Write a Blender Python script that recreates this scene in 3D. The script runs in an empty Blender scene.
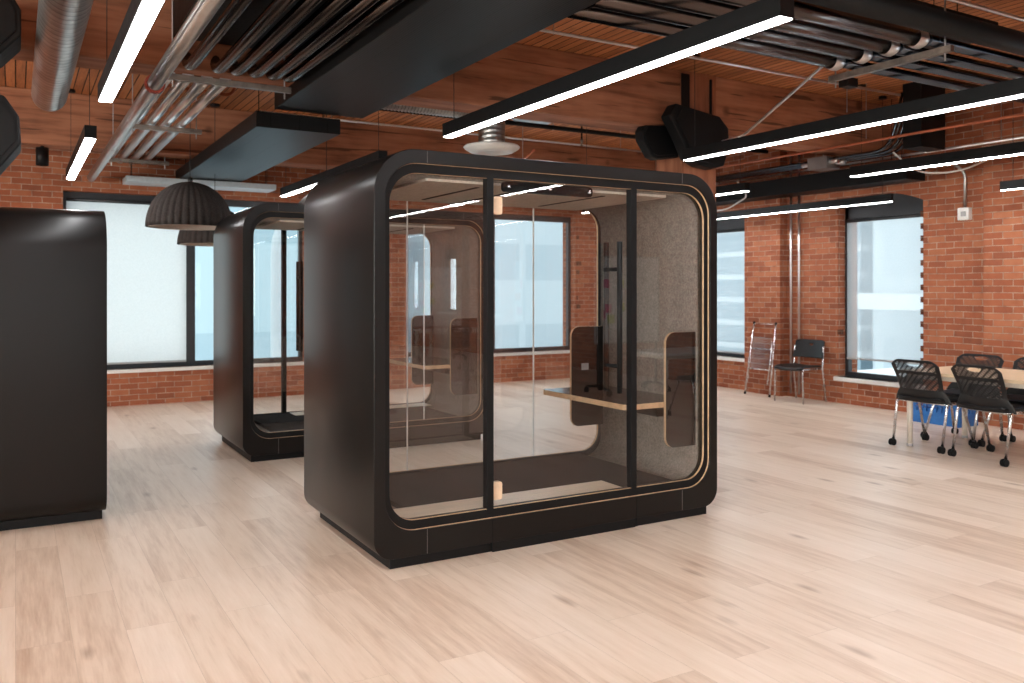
import bpy, bmesh, math, random
from mathutils import Vector, Matrix
random.seed(7)
S = bpy.context.scene
COL = S.collection
PI = math.pi

# ------------------------------------------------------------------ camera
H = 1.46
cam_d = bpy.data.cameras.new('camera')
cam = bpy.data.objects.new('camera', cam_d)
COL.objects.link(cam)
S.camera = cam
cam.location = (0, 0, H)
cam.rotation_euler = (PI/2, 0, -math.radians(30.2))
cam_d.sensor_width = 36
cam_d.sensor_fit = 'HORIZONTAL'
cam_d.lens = 853/1024*36
cam_d.shift_y = -(341.5-290)/1024
cam_d.dof.use_dof = True
cam_d.dof.focus_distance = 5.0
cam_d.dof.aperture_fstop = 2.8
cam_d.clip_start = 0.05
cam_d.clip_end = 300

# ------------------------------------------------------------------ materials
def mat(name):
    m = bpy.data.materials.new(name)
    m.use_nodes = True
    nt = m.node_tree
    nt.nodes.clear()
    return m, nt

def nd(nt, t, **kw):
    n = nt.nodes.new(t)
    for k, v in kw.items():
        if k.startswith('i_'):
            n.inputs[k[2:].replace('_', ' ')].default_value = v
        else:
            setattr(n, k, v)
    return n

def lk(nt, a, b):
    nt.links.new(a, b)

def c4(c):
    return (c[0], c[1], c[2], 1)

def math_n(nt, op, a, b=None):
    n = nd(nt, 'ShaderNodeMath', operation=op)
    for i, v in enumerate((a, b)):
        if v is None:
            continue
        if isinstance(v, (int, float)):
            n.inputs[i].default_value = v
        else:
            lk(nt, v, n.inputs[i])
    return n.outputs[0]

def mixc(nt, fac, a, b, blend='MIX'):
    n = nd(nt, 'ShaderNodeMix', data_type='RGBA', blend_type=blend)
    for sock, v in ((n.inputs[0], fac), (n.inputs[6], a), (n.inputs[7], b)):
        if isinstance(v, (int, float)):
            sock.default_value = v
        elif isinstance(v, tuple):
            sock.default_value = c4(v)
        else:
            lk(nt, v, sock)
    return n.outputs[2]

def ramp(nt, fac, stops):
    r = nd(nt, 'ShaderNodeValToRGB')
    e = r.color_ramp.elements
    e[0].position, e[0].color = stops[0][0], c4(stops[0][1])
    e[1].position, e[1].color = stops[1][0], c4(stops[1][1])
    for p, c in stops[2:]:
        x = e.new(p)
        x.color = c4(c)
    lk(nt, fac, r.inputs[0])
    return r.outputs[0]

def out(nt, bsdf):
    o = nd(nt, 'ShaderNodeOutputMaterial')
    lk(nt, bsdf, o.inputs[0])

def noise(nt, vec, scale, detail=4, rough=.55, w=None):
    n = nd(nt, 'ShaderNodeTexNoise')
    if w is not None:
        n.noise_dimensions = '4D'
        lk(nt, w, n.inputs['W'])
    n.inputs['Scale'].default_value = scale
    n.inputs['Detail'].default_value = detail
    n.inputs['Roughness'].default_value = rough
    if vec is not None:
        lk(nt, vec, n.inputs['Vector'])
    return n.outputs[0]

def coords(nt, kind='Object', scale=(1, 1, 1), rot=(0, 0, 0)):
    t = nd(nt, 'ShaderNodeTexCoord')
    m = nd(nt, 'ShaderNodeMapping')
    m.inputs['Scale'].default_value = scale
    m.inputs['Rotation'].default_value = rot
    lk(nt, t.outputs[kind], m.inputs[0])
    return m.outputs[0]

def world_pos(nt):
    return nd(nt, 'ShaderNodeNewGeometry').outputs['Position']

def plain(name, col, rough=.5, metal=0, var=.12, nscale=30, bump=0, spec=.5, stretch=(1, 1, 1), rvar=0.1, coat=0):
    """a paint, plastic, metal or cloth with a fine procedural variation"""
    m, nt = mat(name)
    b = nd(nt, 'ShaderNodeBsdfPrincipled')
    v = coords(nt, 'Object', stretch)
    n = noise(nt, v, nscale)
    lo = tuple(max(0, c*(1-var)) for c in col)
    hi = tuple(c*(1+var) for c in col)
    lk(nt, ramp(nt, n, [(.3, lo), (.7, hi)]), b.inputs['Base Color'])
    r = nd(nt, 'ShaderNodeMapRange')
    r.inputs['To Min'].default_value = max(0, rough-rvar)
    r.inputs['To Max'].default_value = min(1, rough+rvar)
    lk(nt, n, r.inputs[0])
    lk(nt, r.outputs[0], b.inputs['Roughness'])
    b.inputs['Metallic'].default_value = metal
    b.inputs['Specular IOR Level'].default_value = spec
    b.inputs['Coat Weight'].default_value = coat
    if bump:
        bp = nd(nt, 'ShaderNodeBump')
        bp.inputs['Strength'].default_value = bump
        bp.inputs['Distance'].default_value = .002
        lk(nt, n, bp.inputs['Height'])
        lk(nt, bp.outputs[0], b.inputs['Normal'])
    out(nt, b.outputs[0])
    return m

def emit(name, col, strength):
    m, nt = mat(name)
    e = nd(nt, 'ShaderNodeEmission')
    e.inputs[0].default_value = c4(col)
    e.inputs[1].default_value = strength
    out(nt, e.outputs[0])
    return m

def glass(name, tint=(1, 1, 1), rough=0.0, refl=1.0):
    m, nt = mat(name)
    fr = nd(nt, 'ShaderNodeFresnel')
    fr.inputs[0].default_value = 1.5
    # the same Fresnel from either side of the pane
    geo = nd(nt, 'ShaderNodeNewGeometry')
    ior = nd(nt, 'ShaderNodeMix', data_type='FLOAT')
    lk(nt, geo.outputs['Backfacing'], ior.inputs[0])
    ior.inputs[2].default_value = 1.5
    ior.inputs[3].default_value = 1/1.5
    f = math_n(nt, 'MULTIPLY', fr.outputs[0], refl)
    t = nd(nt, 'ShaderNodeBsdfTransparent')
    t.inputs[0].default_value = c4(tint)
    g = nd(nt, 'ShaderNodeBsdfGlossy')
    g.inputs['Roughness'].default_value = rough
    g.inputs[0].default_value = (1, 1, 1, 1)
    mx = nd(nt, 'ShaderNodeMixShader')
    bf = math_n(nt, 'SUBTRACT', 1.0, geo.outputs['Backfacing'])
    lk(nt, math_n(nt, 'MULTIPLY', f, bf), mx.inputs[0])
    lk(nt, t.outputs[0], mx.inputs[1])
    lk(nt, g.outputs[0], mx.inputs[2])
    out(nt, mx.outputs[0])
    return m

def wood_planks(name, along, width, length, cols, gap_col, gap, rough, knots=0.0, grain=1.0, bump=.15, spec=.5):
    """boards running along world axis `along` ('x' or 'y')"""
    m, nt = mat(name)
    p = world_pos(nt)
    s = nd(nt, 'ShaderNodeSeparateXYZ')
    lk(nt, p, s.inputs[0])
    a, c = (s.outputs[1], s.outputs[0]) if along == 'y' else (s.outputs[0], s.outputs[1])
    cb = nd(nt, 'ShaderNodeCombineXYZ')
    lk(nt, a, cb.inputs[0])
    lk(nt, c, cb.inputs[1])
    br = nd(nt, 'ShaderNodeTexBrick')
    br.offset = .37
    br.offset_frequency = 2
    br.squash = 1
    br.inputs['Color1'].default_value = (0, 0, 0, 1)
    br.inputs['Color2'].default_value = (1, 1, 1, 1)
    br.inputs['Mortar'].default_value = (.5, .5, .5, 1)
    br.inputs['Scale'].default_value = 1
    br.inputs['Mortar Size'].default_value = gap
    br.inputs['Mortar Smooth'].default_value = .1
    br.inputs['Brick Width'].default_value = length
    br.inputs['Row Height'].default_value = width
    lk(nt, cb.outputs[0], br.inputs['Vector'])
    tint = br.outputs['Color']
    tv = nd(nt, 'ShaderNodeRGBToBW')
    lk(nt, tint, tv.inputs[0])
    w = math_n(nt, 'MULTIPLY', tv.outputs[0], 37.0)
    mp = nd(nt, 'ShaderNodeMapping')
    mp.inputs['Scale'].default_value = (1.2, 14, 1)
    lk(nt, cb.outputs[0], mp.inputs[0])
    n1 = noise(nt, mp.outputs[0], 1.6, 5, .6, w)
    mp2 = nd(nt, 'ShaderNodeMapping')
    mp2.inputs['Scale'].default_value = (3, 60, 1)
    lk(nt, cb.outputs[0], mp2.inputs[0])
    n2 = noise(nt, mp2.outputs[0], 2.0, 4, .6, w)
    f = math_n(nt, 'ADD', math_n(nt, 'MULTIPLY', n1, .95*grain), math_n(nt, 'MULTIPLY', n2, .35*grain))
    f = math_n(nt, 'ADD', f, math_n(nt, 'MULTIPLY', math_n(nt, 'SUBTRACT', tv.outputs[0], .5), .34))
    f = math_n(nt, 'ADD', f, .5-.65*grain)
    col = ramp(nt, f, [(.18, cols[0]), (.5, cols[1]), (.85, cols[2])])
    if knots:
        mp3 = nd(nt, 'ShaderNodeMapping')
        mp3.inputs['Scale'].default_value = (1.5, 4.2, 1)
        lk(nt, cb.outputs[0], mp3.inputs[0])
        vo = nd(nt, 'ShaderNodeTexVoronoi')
        vo.inputs['Scale'].default_value = 1.0
        lk(nt, mp3.outputs[0], vo.inputs['Vector'])
        d = math_n(nt, 'ADD', vo.outputs['Distance'], math_n(nt, 'MULTIPLY', n1, .16))
        kn = ramp(nt, d, [(.10, (1, 1, 1)), (.23, (0, 0, 0))])
        kb = nd(nt, 'ShaderNodeRGBToBW')
        lk(nt, kn, kb.inputs[0])
        col = mixc(nt, math_n(nt, 'MULTIPLY', kb.outputs[0], knots), col, (.25, .135, .075) if along == 'y' and width > .15 else tuple(x*.42 for x in cols[0]))
    col = mixc(nt, br.outputs['Fac'], col, gap_col)
    b = nd(nt, 'ShaderNodeBsdfPrincipled')
    lk(nt, col, b.inputs['Base Color'])
    rr = nd(nt, 'ShaderNodeMapRange')
    rr.inputs['To Min'].default_value = rough-.08
    rr.inputs['To Max'].default_value = rough+.1
    lk(nt, n1, rr.inputs[0])
    lk(nt, rr.outputs[0], b.inputs['Roughness'])
    b.inputs['Specular IOR Level'].default_value = spec
    bp = nd(nt, 'ShaderNodeBump')
    bp.inputs['Strength'].default_value = bump
    bp.inputs['Distance'].default_value = .004
    hgt = math_n(nt, 'SUBTRACT', math_n(nt, 'MULTIPLY', n2, .25), br.outputs['Fac'])
    lk(nt, hgt, bp.inputs['Height'])
    lk(nt, bp.outputs[0], b.inputs['Normal'])
    out(nt, b.outputs[0])
    return m

def brick(name, dark=1.0):
    m, nt = mat(name)
    p = world_pos(nt)
    s = nd(nt, 'ShaderNodeSeparateXYZ')
    lk(nt, p, s.inputs[0])
    u = math_n(nt, 'ADD', s.outputs[0], s.outputs[1])
    cb = nd(nt, 'ShaderNodeCombineXYZ')
    wob = noise(nt, p, 3.0, 3)
    lk(nt, math_n(nt, 'ADD', u, math_n(nt, 'MULTIPLY', wob, .03)), cb.inputs[0])
    lk(nt, math_n(nt, 'ADD', s.outputs[2], math_n(nt, 'MULTIPLY', wob, .018)), cb.inputs[1])
    br = nd(nt, 'ShaderNodeTexBrick')
    br.offset = .5
    br.inputs['Color1'].default_value = (0, 0, 0, 1)
    br.inputs['Color2'].default_value = (1, 1, 1, 1)
    br.inputs['Mortar'].default_value = (.5, .5, .5, 1)
    br.inputs['Scale'].default_value = 1
    br.inputs['Mortar Size'].default_value = .0055
    br.inputs['Mortar Smooth'].default_value = .25
    br.inputs['Brick Width'].default_value = .215
    br.inputs['Row Height'].default_value = .072
    lk(nt, cb.outputs[0], br.inputs['Vector'])
    tv = nd(nt, 'ShaderNodeRGBToBW')
    lk(nt, br.outputs['Color'], tv.inputs[0])
    n = noise(nt, p, 9, 6, .65)
    big = noise(nt, p, 1.1, 3, .5)
    f = math_n(nt, 'ADD', math_n(nt, 'ADD', math_n(nt, 'MULTIPLY', tv.outputs[0], .42), .10), math_n(nt, 'MULTIPLY', n, .42))
    f = math_n(nt, 'ADD', f, math_n(nt, 'MULTIPLY', big, .25))
    f = math_n(nt, 'SUBTRACT', f, .14)
    k = dark
    col = ramp(nt, f, [(.08, (.10*k, .038*k, .030*k)), (.13, (.17*k, .054*k, .031*k)), (.5, (.31*k, .094*k, .044*k)), (.9, (.43*k, .17*k, .088*k))])
    mort = ramp(nt, n, [(.3, (.22*k, .125*k, .09*k)), (.7, (.48*k, .34*k, .26*k))])
    col = mixc(nt, br.outputs['Fac'], col, mort)
    b = nd(nt, 'ShaderNodeBsdfPrincipled')
    lk(nt, col, b.inputs['Base Color'])
    b.inputs['Roughness'].default_value = .85
    b.inputs['Specular IOR Level'].default_value = .25
    bp = nd(nt, 'ShaderNodeBump')
    bp.inputs['Strength'].default_value = .7
    bp.inputs['Distance'].default_value = .012
    lk(nt, math_n(nt, 'SUBTRACT', math_n(nt, 'MULTIPLY', n, .8), br.outputs['Fac']), bp.inputs['Height'])
    lk(nt, bp.outputs[0], b.inputs['Normal'])
    out(nt, b.outputs[0])
    return m

def timber(name, cols, axis='x'):
    m, nt = mat(name)
    p = world_pos(nt)
    mp = nd(nt, 'ShaderNodeMapping')
    mp.inputs['Scale'].default_value = {'x': (.7, 6, 9), 'z': (7, 7, .7), 'y': (6, .7, 9)}[axis]
    lk(nt, p, mp.inputs[0])
    n1 = noise(nt, mp.outputs[0], 1.5, 6, .6)
    n2 = noise(nt, p, 1.7, 3)
    f = math_n(nt, 'ADD', math_n(nt, 'MULTIPLY', n1, .7), math_n(nt, 'MULTIPLY', n2, .35))
    col = ramp(nt, f, [(.33, cols[0]), (.5, cols[1]), (.68, cols[2])])
    mp2 = nd(nt, 'ShaderNodeMapping')
    mp2.inputs['Scale'].default_value = {'x': (.25, 4, 5), 'z': (5, 5, .25), 'y': (4, .25, 5)}[axis]
    lk(nt, p, mp2.inputs[0])
    cr = noise(nt, mp2.outputs[0], 4.5, 2, .4)
    crack = ramp(nt, cr, [(.315, (1, 1, 1)), (.345, (0, 0, 0))])
    cb = nd(nt, 'ShaderNodeRGBToBW')
    lk(nt, crack, cb.inputs[0])
    col = mixc(nt, math_n(nt, 'MULTIPLY', cb.outputs[0], .7), col, tuple(c*.35 for c in cols[0]))
    vo = nd(nt, 'ShaderNodeTexVoronoi')
    vo.inputs['Scale'].default_value = 1.6
    lk(nt, p, vo.inputs['Vector'])
    kn = ramp(nt, vo.outputs['Distance'], [(.05, (1, 1, 1)), (.12, (0, 0, 0))])
    kb = nd(nt, 'ShaderNodeRGBToBW')
    lk(nt, kn, kb.inputs[0])
    col = mixc(nt, math_n(nt, 'MULTIPLY', kb.outputs[0], .75), col, tuple(c*.35 for c in cols[0]))
    b = nd(nt, 'ShaderNodeBsdfPrincipled')
    lk(nt, col, b.inputs['Base Color'])
    b.inputs['Roughness'].default_value = .7
    b.inputs['Specular IOR Level'].default_value = .3
    bp = nd(nt, 'ShaderNodeBump')
    bp.inputs['Strength'].default_value = .3
    bp.inputs['Distance'].default_value = .01
    lk(nt, n1, bp.inputs['Height'])
    lk(nt, bp.outputs[0], b.inputs['Normal'])
    out(nt, b.outputs[0])
    return m

def felt(name, a, b_):
    m, nt = mat(name)
    v = coords(nt, 'Object')
    n = noise(nt, v, 70, 3, .85)
    n2 = noise(nt, v, 18, 3, .6)
    f = math_n(nt, 'ADD', math_n(nt, 'MULTIPLY', n, .8), math_n(nt, 'MULTIPLY', n2, .25))
    b = nd(nt, 'ShaderNodeBsdfPrincipled')
    lk(nt, ramp(nt, f, [(.36, a), (.68, b_)]), b.inputs['Base Color'])
    b.inputs['Roughness'].default_value = .95
    b.inputs['Specular IOR Level'].default_value = .1
    bp = nd(nt, 'ShaderNodeBump')
    bp.inputs['Strength'].default_value = .4
    bp.inputs['Distance'].default_value = .003
    lk(nt, n, bp.inputs['Height'])
    lk(nt, bp.outputs[0], b.inputs['Normal'])
    out(nt, b.outputs[0])
    return m

def shade_cloth(name, col, openness):
    m, nt = mat(name)
    tr = nd(nt, 'ShaderNodeBsdfTransparent')
    tl = nd(nt, 'ShaderNodeBsdfTranslucent')
    df = nd(nt, 'ShaderNodeBsdfDiffuse')
    v = coords(nt, 'Object', (1, 1, 1))
    n = noise(nt, v, 60, 3)
    c = ramp(nt, n, [(.3, tuple(x*.94 for x in col)), (.7, col)])
    lk(nt, c, tl.inputs[0])
    lk(nt, c, df.inputs[0])
    m1 = nd(nt, 'ShaderNodeMixShader')
    m1.inputs[0].default_value = .35
    lk(nt, tl.outputs[0], m1.inputs[1])
    lk(nt, df.outputs[0], m1.inputs[2])
    m2 = nd(nt, 'ShaderNodeMixShader')
    m2.inputs[0].default_value = openness
    lk(nt, m1.outputs[0], m2.inputs[1])
    lk(nt, tr.outputs[0], m2.inputs[2])
    out(nt, m2.outputs[0])
    return m

def lined_metal(name, col, pitch, rough=.4):
    """black sheet with fine lengthwise beads (along object y)"""
    m, nt = mat(name)
    t = nd(nt, 'ShaderNodeTexCoord')
    s = nd(nt, 'ShaderNodeSeparateXYZ')
    lk(nt, t.outputs['Object'], s.inputs[0])
    fr = math_n(nt, 'FRACT', math_n(nt, 'MULTIPLY', s.outputs[0], 1/pitch))
    d = math_n(nt, 'ABSOLUTE', math_n(nt, 'SUBTRACT', fr, .5))
    fine = math_n(nt, 'SINE', math_n(nt, 'MULTIPLY', s.outputs[0], 2*PI/.018))
    g = math_n(nt, 'GREATER_THAN', d, .478)
    b = nd(nt, 'ShaderNodeBsdfPrincipled')
    lk(nt, mixc(nt, g, col, (.003, .003, .003)), b.inputs['Base Color'])
    b.inputs['Roughness'].default_value = rough
    b.inputs['Specular IOR Level'].default_value = .14
    bp = nd(nt, 'ShaderNodeBump')
    bp.inputs['Strength'].default_value = .25
    bp.inputs['Distance'].default_value = .003
    lk(nt, math_n(nt, 'SUBTRACT', math_n(nt, 'MULTIPLY', fine, .2), g), bp.inputs['Height'])
    lk(nt, bp.outputs[0], b.inputs['Normal'])
    out(nt, b.outputs[0])
    return m

def spiral_metal(name, pitch, axis=1):
    m, nt = mat(name)
    t = nd(nt, 'ShaderNodeTexCoord')
    s = nd(nt, 'ShaderNodeSeparateXYZ')
    lk(nt, t.outputs['Object'], s.inputs[0])
    o = [0, 1, 2]
    o.remove(axis)
    ang = math_n(nt, 'ARCTAN2', s.outputs[o[0]], s.outputs[o[1]])
    ph = math_n(nt, 'ADD', math_n(nt, 'MULTIPLY', s.outputs[axis], 1/pitch), math_n(nt, 'MULTIPLY', ang, 1/(2*PI)))
    fr = math_n(nt, 'FRACT', ph)
    d = math_n(nt, 'ABSOLUTE', math_n(nt, 'SUBTRACT', fr, .5))
    g = math_n(nt, 'GREATER_THAN', d, .40)
    n = noise(nt, t.outputs['Object'], 14, 5)
    b = nd(nt, 'ShaderNodeBsdfPrincipled')
    col = ramp(nt, n, [(.3, (.36, .35, .34)), (.7, (.55, .54, .52))])
    lk(nt, mixc(nt, math_n(nt, 'MULTIPLY', g, .55), col, (.12, .12, .12)), b.inputs['Base Color'])
    b.inputs['Metallic'].default_value = 1
    b.inputs['Roughness'].default_value = .32
    bp = nd(nt, 'ShaderNodeBump')
    bp.inputs['Strength'].default_value = .8
    bp.inputs['Distance'].default_value = .006
    lk(nt, d, bp.inputs['Height'])
    lk(nt, bp.outputs[0], b.inputs['Normal'])
    out(nt, b.outputs[0])
    return m

def facade(name, wall, glassc, band, duty, vband=0):
    m, nt = mat(name)
    p = world_pos(nt)
    s = nd(nt, 'ShaderNodeSeparateXYZ')
    lk(nt, p, s.inputs[0])
    fz = math_n(nt, 'FRACT', math_n(nt, 'MULTIPLY', s.outputs[2], 1/band))
    g = math_n(nt, 'LESS_THAN', fz, duty)
    if vband:
        u = math_n(nt, 'ADD', s.outputs[0], s.outputs[1])
        fu = math_n(nt, 'FRACT', math_n(nt, 'MULTIPLY', u, 1/vband))
        g = math_n(nt, 'MAXIMUM', g, math_n(nt, 'LESS_THAN', fu, .12))
    b = nd(nt, 'ShaderNodeBsdfPrincipled')
    lk(nt, mixc(nt, g, glassc, wall), b.inputs['Base Color'])
    b.inputs['Roughness'].default_value = .6
    out(nt, b.outputs[0])
    return m

M = {}
M['floor'] = wood_planks('oak_plank_floor', 'y', .205, 1.52, [(.50, .355, .255), (.70, .57, .455), (.80, .685, .58)], (.50, .39, .30), .0010, .34, knots=.65, bump=.08)
M['deck'] = wood_planks('timber_deck', 'y', .092, 3.1, [(.23, .083, .034), (.47, .18, .072), (.64, .28, .12)], (.03, .014, .008), .0062, .65, knots=.3, bump=.6, spec=.3)
M['beam'] = timber('beam_timber', [(.13, .052, .029), (.32, .132, .072), (.45, .20, .112)], 'x')
M['column'] = timber('column_timber', [(.13, .048, .025), (.27, .10, .052), (.36, .15, .08)], 'z')
M['brick'] = brick('red_brick')
M['brick_dark'] = brick('scorched_brick', .35)
M['shell'] = plain('black_laminate', (.0050, .0039, .0036), .30, var=.08, nscale=3, stretch=(1, 1, .12), spec=.27, rvar=.0)
M['black'] = plain('black_powder_coat', (.005, .005, .0055), .5, var=.2, spec=.2)
M['blackmatt'] = plain('matt_black_plastic', (.006, .006, .0065), .6, var=.2, spec=.2)
M['window_black'] = plain('black_window_frame', (.02, .022, .026), .45, var=.1)
M['ply'] = plain('birch_ply_edge', (.58, .38, .22), .5, var=.2, nscale=20)
M['plypale'] = plain('pale_ply_edge', (.70, .52, .36), .45, var=.12, nscale=20)
M['felt'] = felt('grey_felt', (.14, .122, .107), (.32, .285, .25))
M['feltpale'] = felt('pale_felt_lining', (.52, .46, .40), (.78, .71, .63))
M['carpet'] = felt('dark_carpet', (.016, .013, .012), (.04, .032, .03))
M['lit_strip'] = plain('lit_oak_strip', (.80, .66, .50), .4, var=.1, nscale=5, stretch=(1, 8, 1))  # oak tone lightened to carry window light
M['tabletop'] = plain('dark_desk_laminate', (.016, .013, .012), .16, var=.06, rvar=.01)
M['glass'] = glass('clear_glass', (.985, .99, .99), refl=2.0)
M['winglass'] = glass('window_glass', (.95, .975, .98), refl=.6)
M['chrome'] = plain('chrome', (.70, .70, .71), .26, 1, var=.04)
M['steel'] = plain('galvanised_steel', (.46, .46, .46), .36, 1, var=.10, nscale=8, rvar=.05)
M['conduit'] = plain('galvanised_conduit', (.80, .81, .83), .30, 1, var=.04, nscale=2, rvar=.01)
M['oldpipe'] = plain('dull_steel_pipe', (.085, .072, .068), .24, 1, var=.04, nscale=2, rvar=.01)
M['blueconduit'] = plain('bluish_steel_conduit', (.085, .105, .135), .2, 1, var=.04, nscale=2, rvar=.01)
M['strut'] = plain('strut_steel', (.26, .22, .19), .4, 1, var=.2, nscale=20)
M['copper'] = plain('orange_sprinkler_pipe', (.42, .12, .055), .4, .2, var=.2, nscale=10)
M['redclamp'] = plain('red_clamp', (.28, .05, .03), .5, 0, var=.2)
M['whitepl'] = plain('white_plastic', (.78, .77, .74), .4, var=.04)
M['greypl'] = plain('grey_plastic', (.35, .35, .35), .4, var=.06)
M['duct'] = lined_metal('black_lined_duct', (.008, .0078, .008), .25, .42)
M['blackduct'] = plain('black_duct_paint', (.006, .006, .0065), .5, var=.2, spec=.2)
M['spiral'] = spiral_metal('spiral_duct_metal', .085, 1)
M['spiralx'] = spiral_metal('flexible_duct_metal', .035, 0)
M['spiralz'] = spiral_metal('neck_duct_metal', .05, 2)
M['led'] = emit('led_diffuser', (.985, .99, 1.0), 40)
M['lamp_felt'] = felt('charcoal_felt', (.026, .021, .020), (.062, .052, .048))
M['lamp_in'] = plain('lamp_lining', (.62, .54, .48), .7, var=.05)
M['whiteduct'] = plain('pale_duct_paint', (.55, .62, .66), .35, .3, var=.06)
M['tabwood'] = plain('maple_table_top', (.66, .50, .33), .35, var=.12, nscale=4, stretch=(9, 1, 1))
M['tableleg'] = plain('cream_table_leg', (.66, .60, .52), .4, var=.05)
M['chair_black'] = plain('black_chair_plastic', (.006, .006, .007), .4, var=.15, spec=.35)
M['seat_pad'] = plain('dark_blue_seat_pad', (.012, .016, .026), .7, var=.25)
M['clear'] = glass('clear_acrylic', (.88, .89, .93), .1, .8)
M['crate'] = plain('blue_crate_plastic', (.02, .14, .42), .4, var=.1)
M['seam'] = plain('grey_seam', (.10, .095, .09), .5, var=.06)
M['blackcable'] = plain('black_cable', (.008, .008, .008), .5)
M['shade_w'] = shade_cloth('white_roller_shade', (.84, .845, .83), .06)
M['shade_g'] = shade_cloth('grey_mesh_shade', (.80, .83, .85), .5)
M['board'] = plain('whiteboard_surface', (.88, .89, .88), .25, var=.03)
M['note_p'] = plain('pink_paper', (.85, .10, .30), .7, var=.05)
M['note_g'] = plain('green_paper', (.55, .75, .05), .7, var=.05)
M['note_o'] = plain('orange_paper', (.90, .30, .12), .7, var=.05)
M['white_top'] = plain('white_table_top', (.78, .78, .77), .35, var=.03)
M['plaster'] = plain('white_plaster', (.70, .68, .65), .8, var=.04)
M['asphalt'] = plain('street_paving', (.80, .82, .84), .8, var=.06, nscale=.6)
M['fac_a'] = facade('office_tower_facade', (.80, .84, .87), (.36, .46, .52), .95, .22)
M['fac_b'] = facade('pale_block_facade', (.66, .71, .74), (.56, .62, .66), 3.4, .55, 2.6)
M['fac_c'] = facade('grey_block_facade', (.50, .61, .65), (.40, .51, .56), 5.2, .6, 0)
M['canopy'] = plain('white_canopy', (.85, .87, .88), .6, var=.03)
M['streetpole'] = plain('street_pole_metal', (.60, .64, .66), .5, var=.05)

# ------------------------------------------------------------------ mesh helpers
class MB:
    def __init__(s):
        s.bm = bmesh.new()
        s.mi = 0

    def _f(s, vs, smooth=False):
        try:
            f = s.bm.faces.new(vs)
            f.material_index = s.mi
            f.smooth = smooth
            return f
        except ValueError:
            return None

    def box(s, x0, x1, y0, y1, z0, z1, rot=None):
        c = Vector(((x0+x1)/2, (y0+y1)/2, (z0+z1)/2))
        vs = []
        for z in (z0, z1):
            for x, y in ((x0, y0), (x1, y0), (x1, y1), (x0, y1)):
                v = Vector((x, y, z))
                if rot is not None:
                    v = c + rot @ (v-c)
                vs.append(s.bm.verts.new(v))
        for q in ((3, 2, 1, 0), (4, 5, 6, 7), (0, 1, 5, 4), (1, 2, 6, 5), (2, 3, 7, 6), (3, 0, 4, 7)):
            s._f([vs[i] for i in q])
        return s

    def tube(s, pts, r, n=12, caps=True, r1=None):
        """swept round bar through pts; r may taper to r1"""
        pts = [Vector(p) for p in pts]
        rings = []
        N = len(pts)
        up = None
        for i, p in enumerate(pts):
            d = (pts[min(i+1, N-1)]-pts[max(i-1, 0)]).normalized()
            if up is None:
                a = Vector((0, 0, 1)) if abs(d.z) < .9 else Vector((1, 0, 0))
                e1 = d.cross(a).normalized()
            else:
                e1 = (up - d*up.dot(d)).normalized()
            up = e1
            e2 = d.cross(e1)
            rr = r if r1 is None else r+(r1-r)*i/(N-1)
            rings.append([s.bm.verts.new(p+e1*rr*math.cos(2*PI*k/n)+e2*rr*math.sin(2*PI*k/n)) for k in range(n)])
        for a, b in zip(rings, rings[1:]):
            for k in range(n):
                s._f([a[k], a[(k+1) % n], b[(k+1) % n], b[k]], n > 6)
        if caps:
            s._f(list(reversed(rings[0])))
            s._f(rings[-1])
        return s

    def prism(s, poly, y0, y1, axis='y', smooth=False):
        """polygon of (a, b) pairs extruded along an axis; axis y: (x, z), axis x: (y, z), axis z: (x, y)"""
        def P(a, b, t):
            return {'y': (a, t, b), 'x': (t, a, b), 'z': (a, b, t)}[axis]
        A = [s.bm.verts.new(P(a, b, y0)) for a, b in poly]
        B = [s.bm.verts.new(P(a, b, y1)) for a, b in poly]
        n = len(poly)
        m0 = s.mi
        s._f(A)
        s._f(list(reversed(B)))
        if getattr(s, 'edge_mi', None) is not None:
            s.mi = s.edge_mi
        for k in range(n):
            s._f([A[(k+1) % n], A[k], B[k], B[(k+1) % n]], smooth)
        s.mi = m0
        return s

    def ring(s, outer, inner, y0, y1, smooth=True):
        n = len(outer)
        L = [[s.bm.verts.new((x, y, z)) for x, z in lp] for lp, y in ((outer, y0), (outer, y1), (inner, y1), (inner, y0))]
        for i in range(4):
            a, b = L[i], L[(i+1) % 4]
            for k in range(n):
                s._f([a[k], a[(k+1) % n], b[(k+1) % n], b[k]], smooth and i in (0, 2))
        return s

    def lathe(s, prof, c=(0, 0, 0), n=32, mod=None, smooth=True):
        rings = []
        for r, z in prof:
            ring = []
            for k in range(n):
                a = 2*PI*k/n
                q = r*(mod(a, z) if mod else 1)
                ring.append(s.bm.verts.new((c[0]+q*math.cos(a), c[1]+q*math.sin(a), c[2]+z)))
            rings.append(ring)
        for a, b in zip(rings, rings[1:]):
            for k in range(n):
                s._f([a[k], a[(k+1) % n], b[(k+1) % n], b[k]], smooth)
        return rings

    def quad(s, a, b, c, d, smooth=False):
        s._f([s.bm.verts.new(p) for p in (a, b, c, d)], smooth)

    def build(s, name, mats, parent=None, loc=(0, 0, 0), rz=0, bevel=0, solid=0, recalc=True):
        if recalc:
            bmesh.ops.recalc_face_normals(s.bm, faces=s.bm.faces)
        me = bpy.data.meshes.new(name)
        s.bm.to_mesh(me)
        s.bm.free()
        for m in (mats if isinstance(mats, (list, tuple)) else [mats]):
            me.materials.append(m)
        o = bpy.data.objects.new(name, me)
        COL.objects.link(o)
        o.location = loc
        o.rotation_euler = (0, 0, rz)
        if parent:
            o.parent = parent
        if solid:
            md = o.modifiers.new('solid', 'SOLIDIFY')
            md.thickness = solid
            md.offset = 0
        if bevel:
            md = o.modifiers.new('bevel', 'BEVEL')
            md.width = bevel
            md.segments = 2
            md.limit_method = 'ANGLE'
        return o

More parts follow.
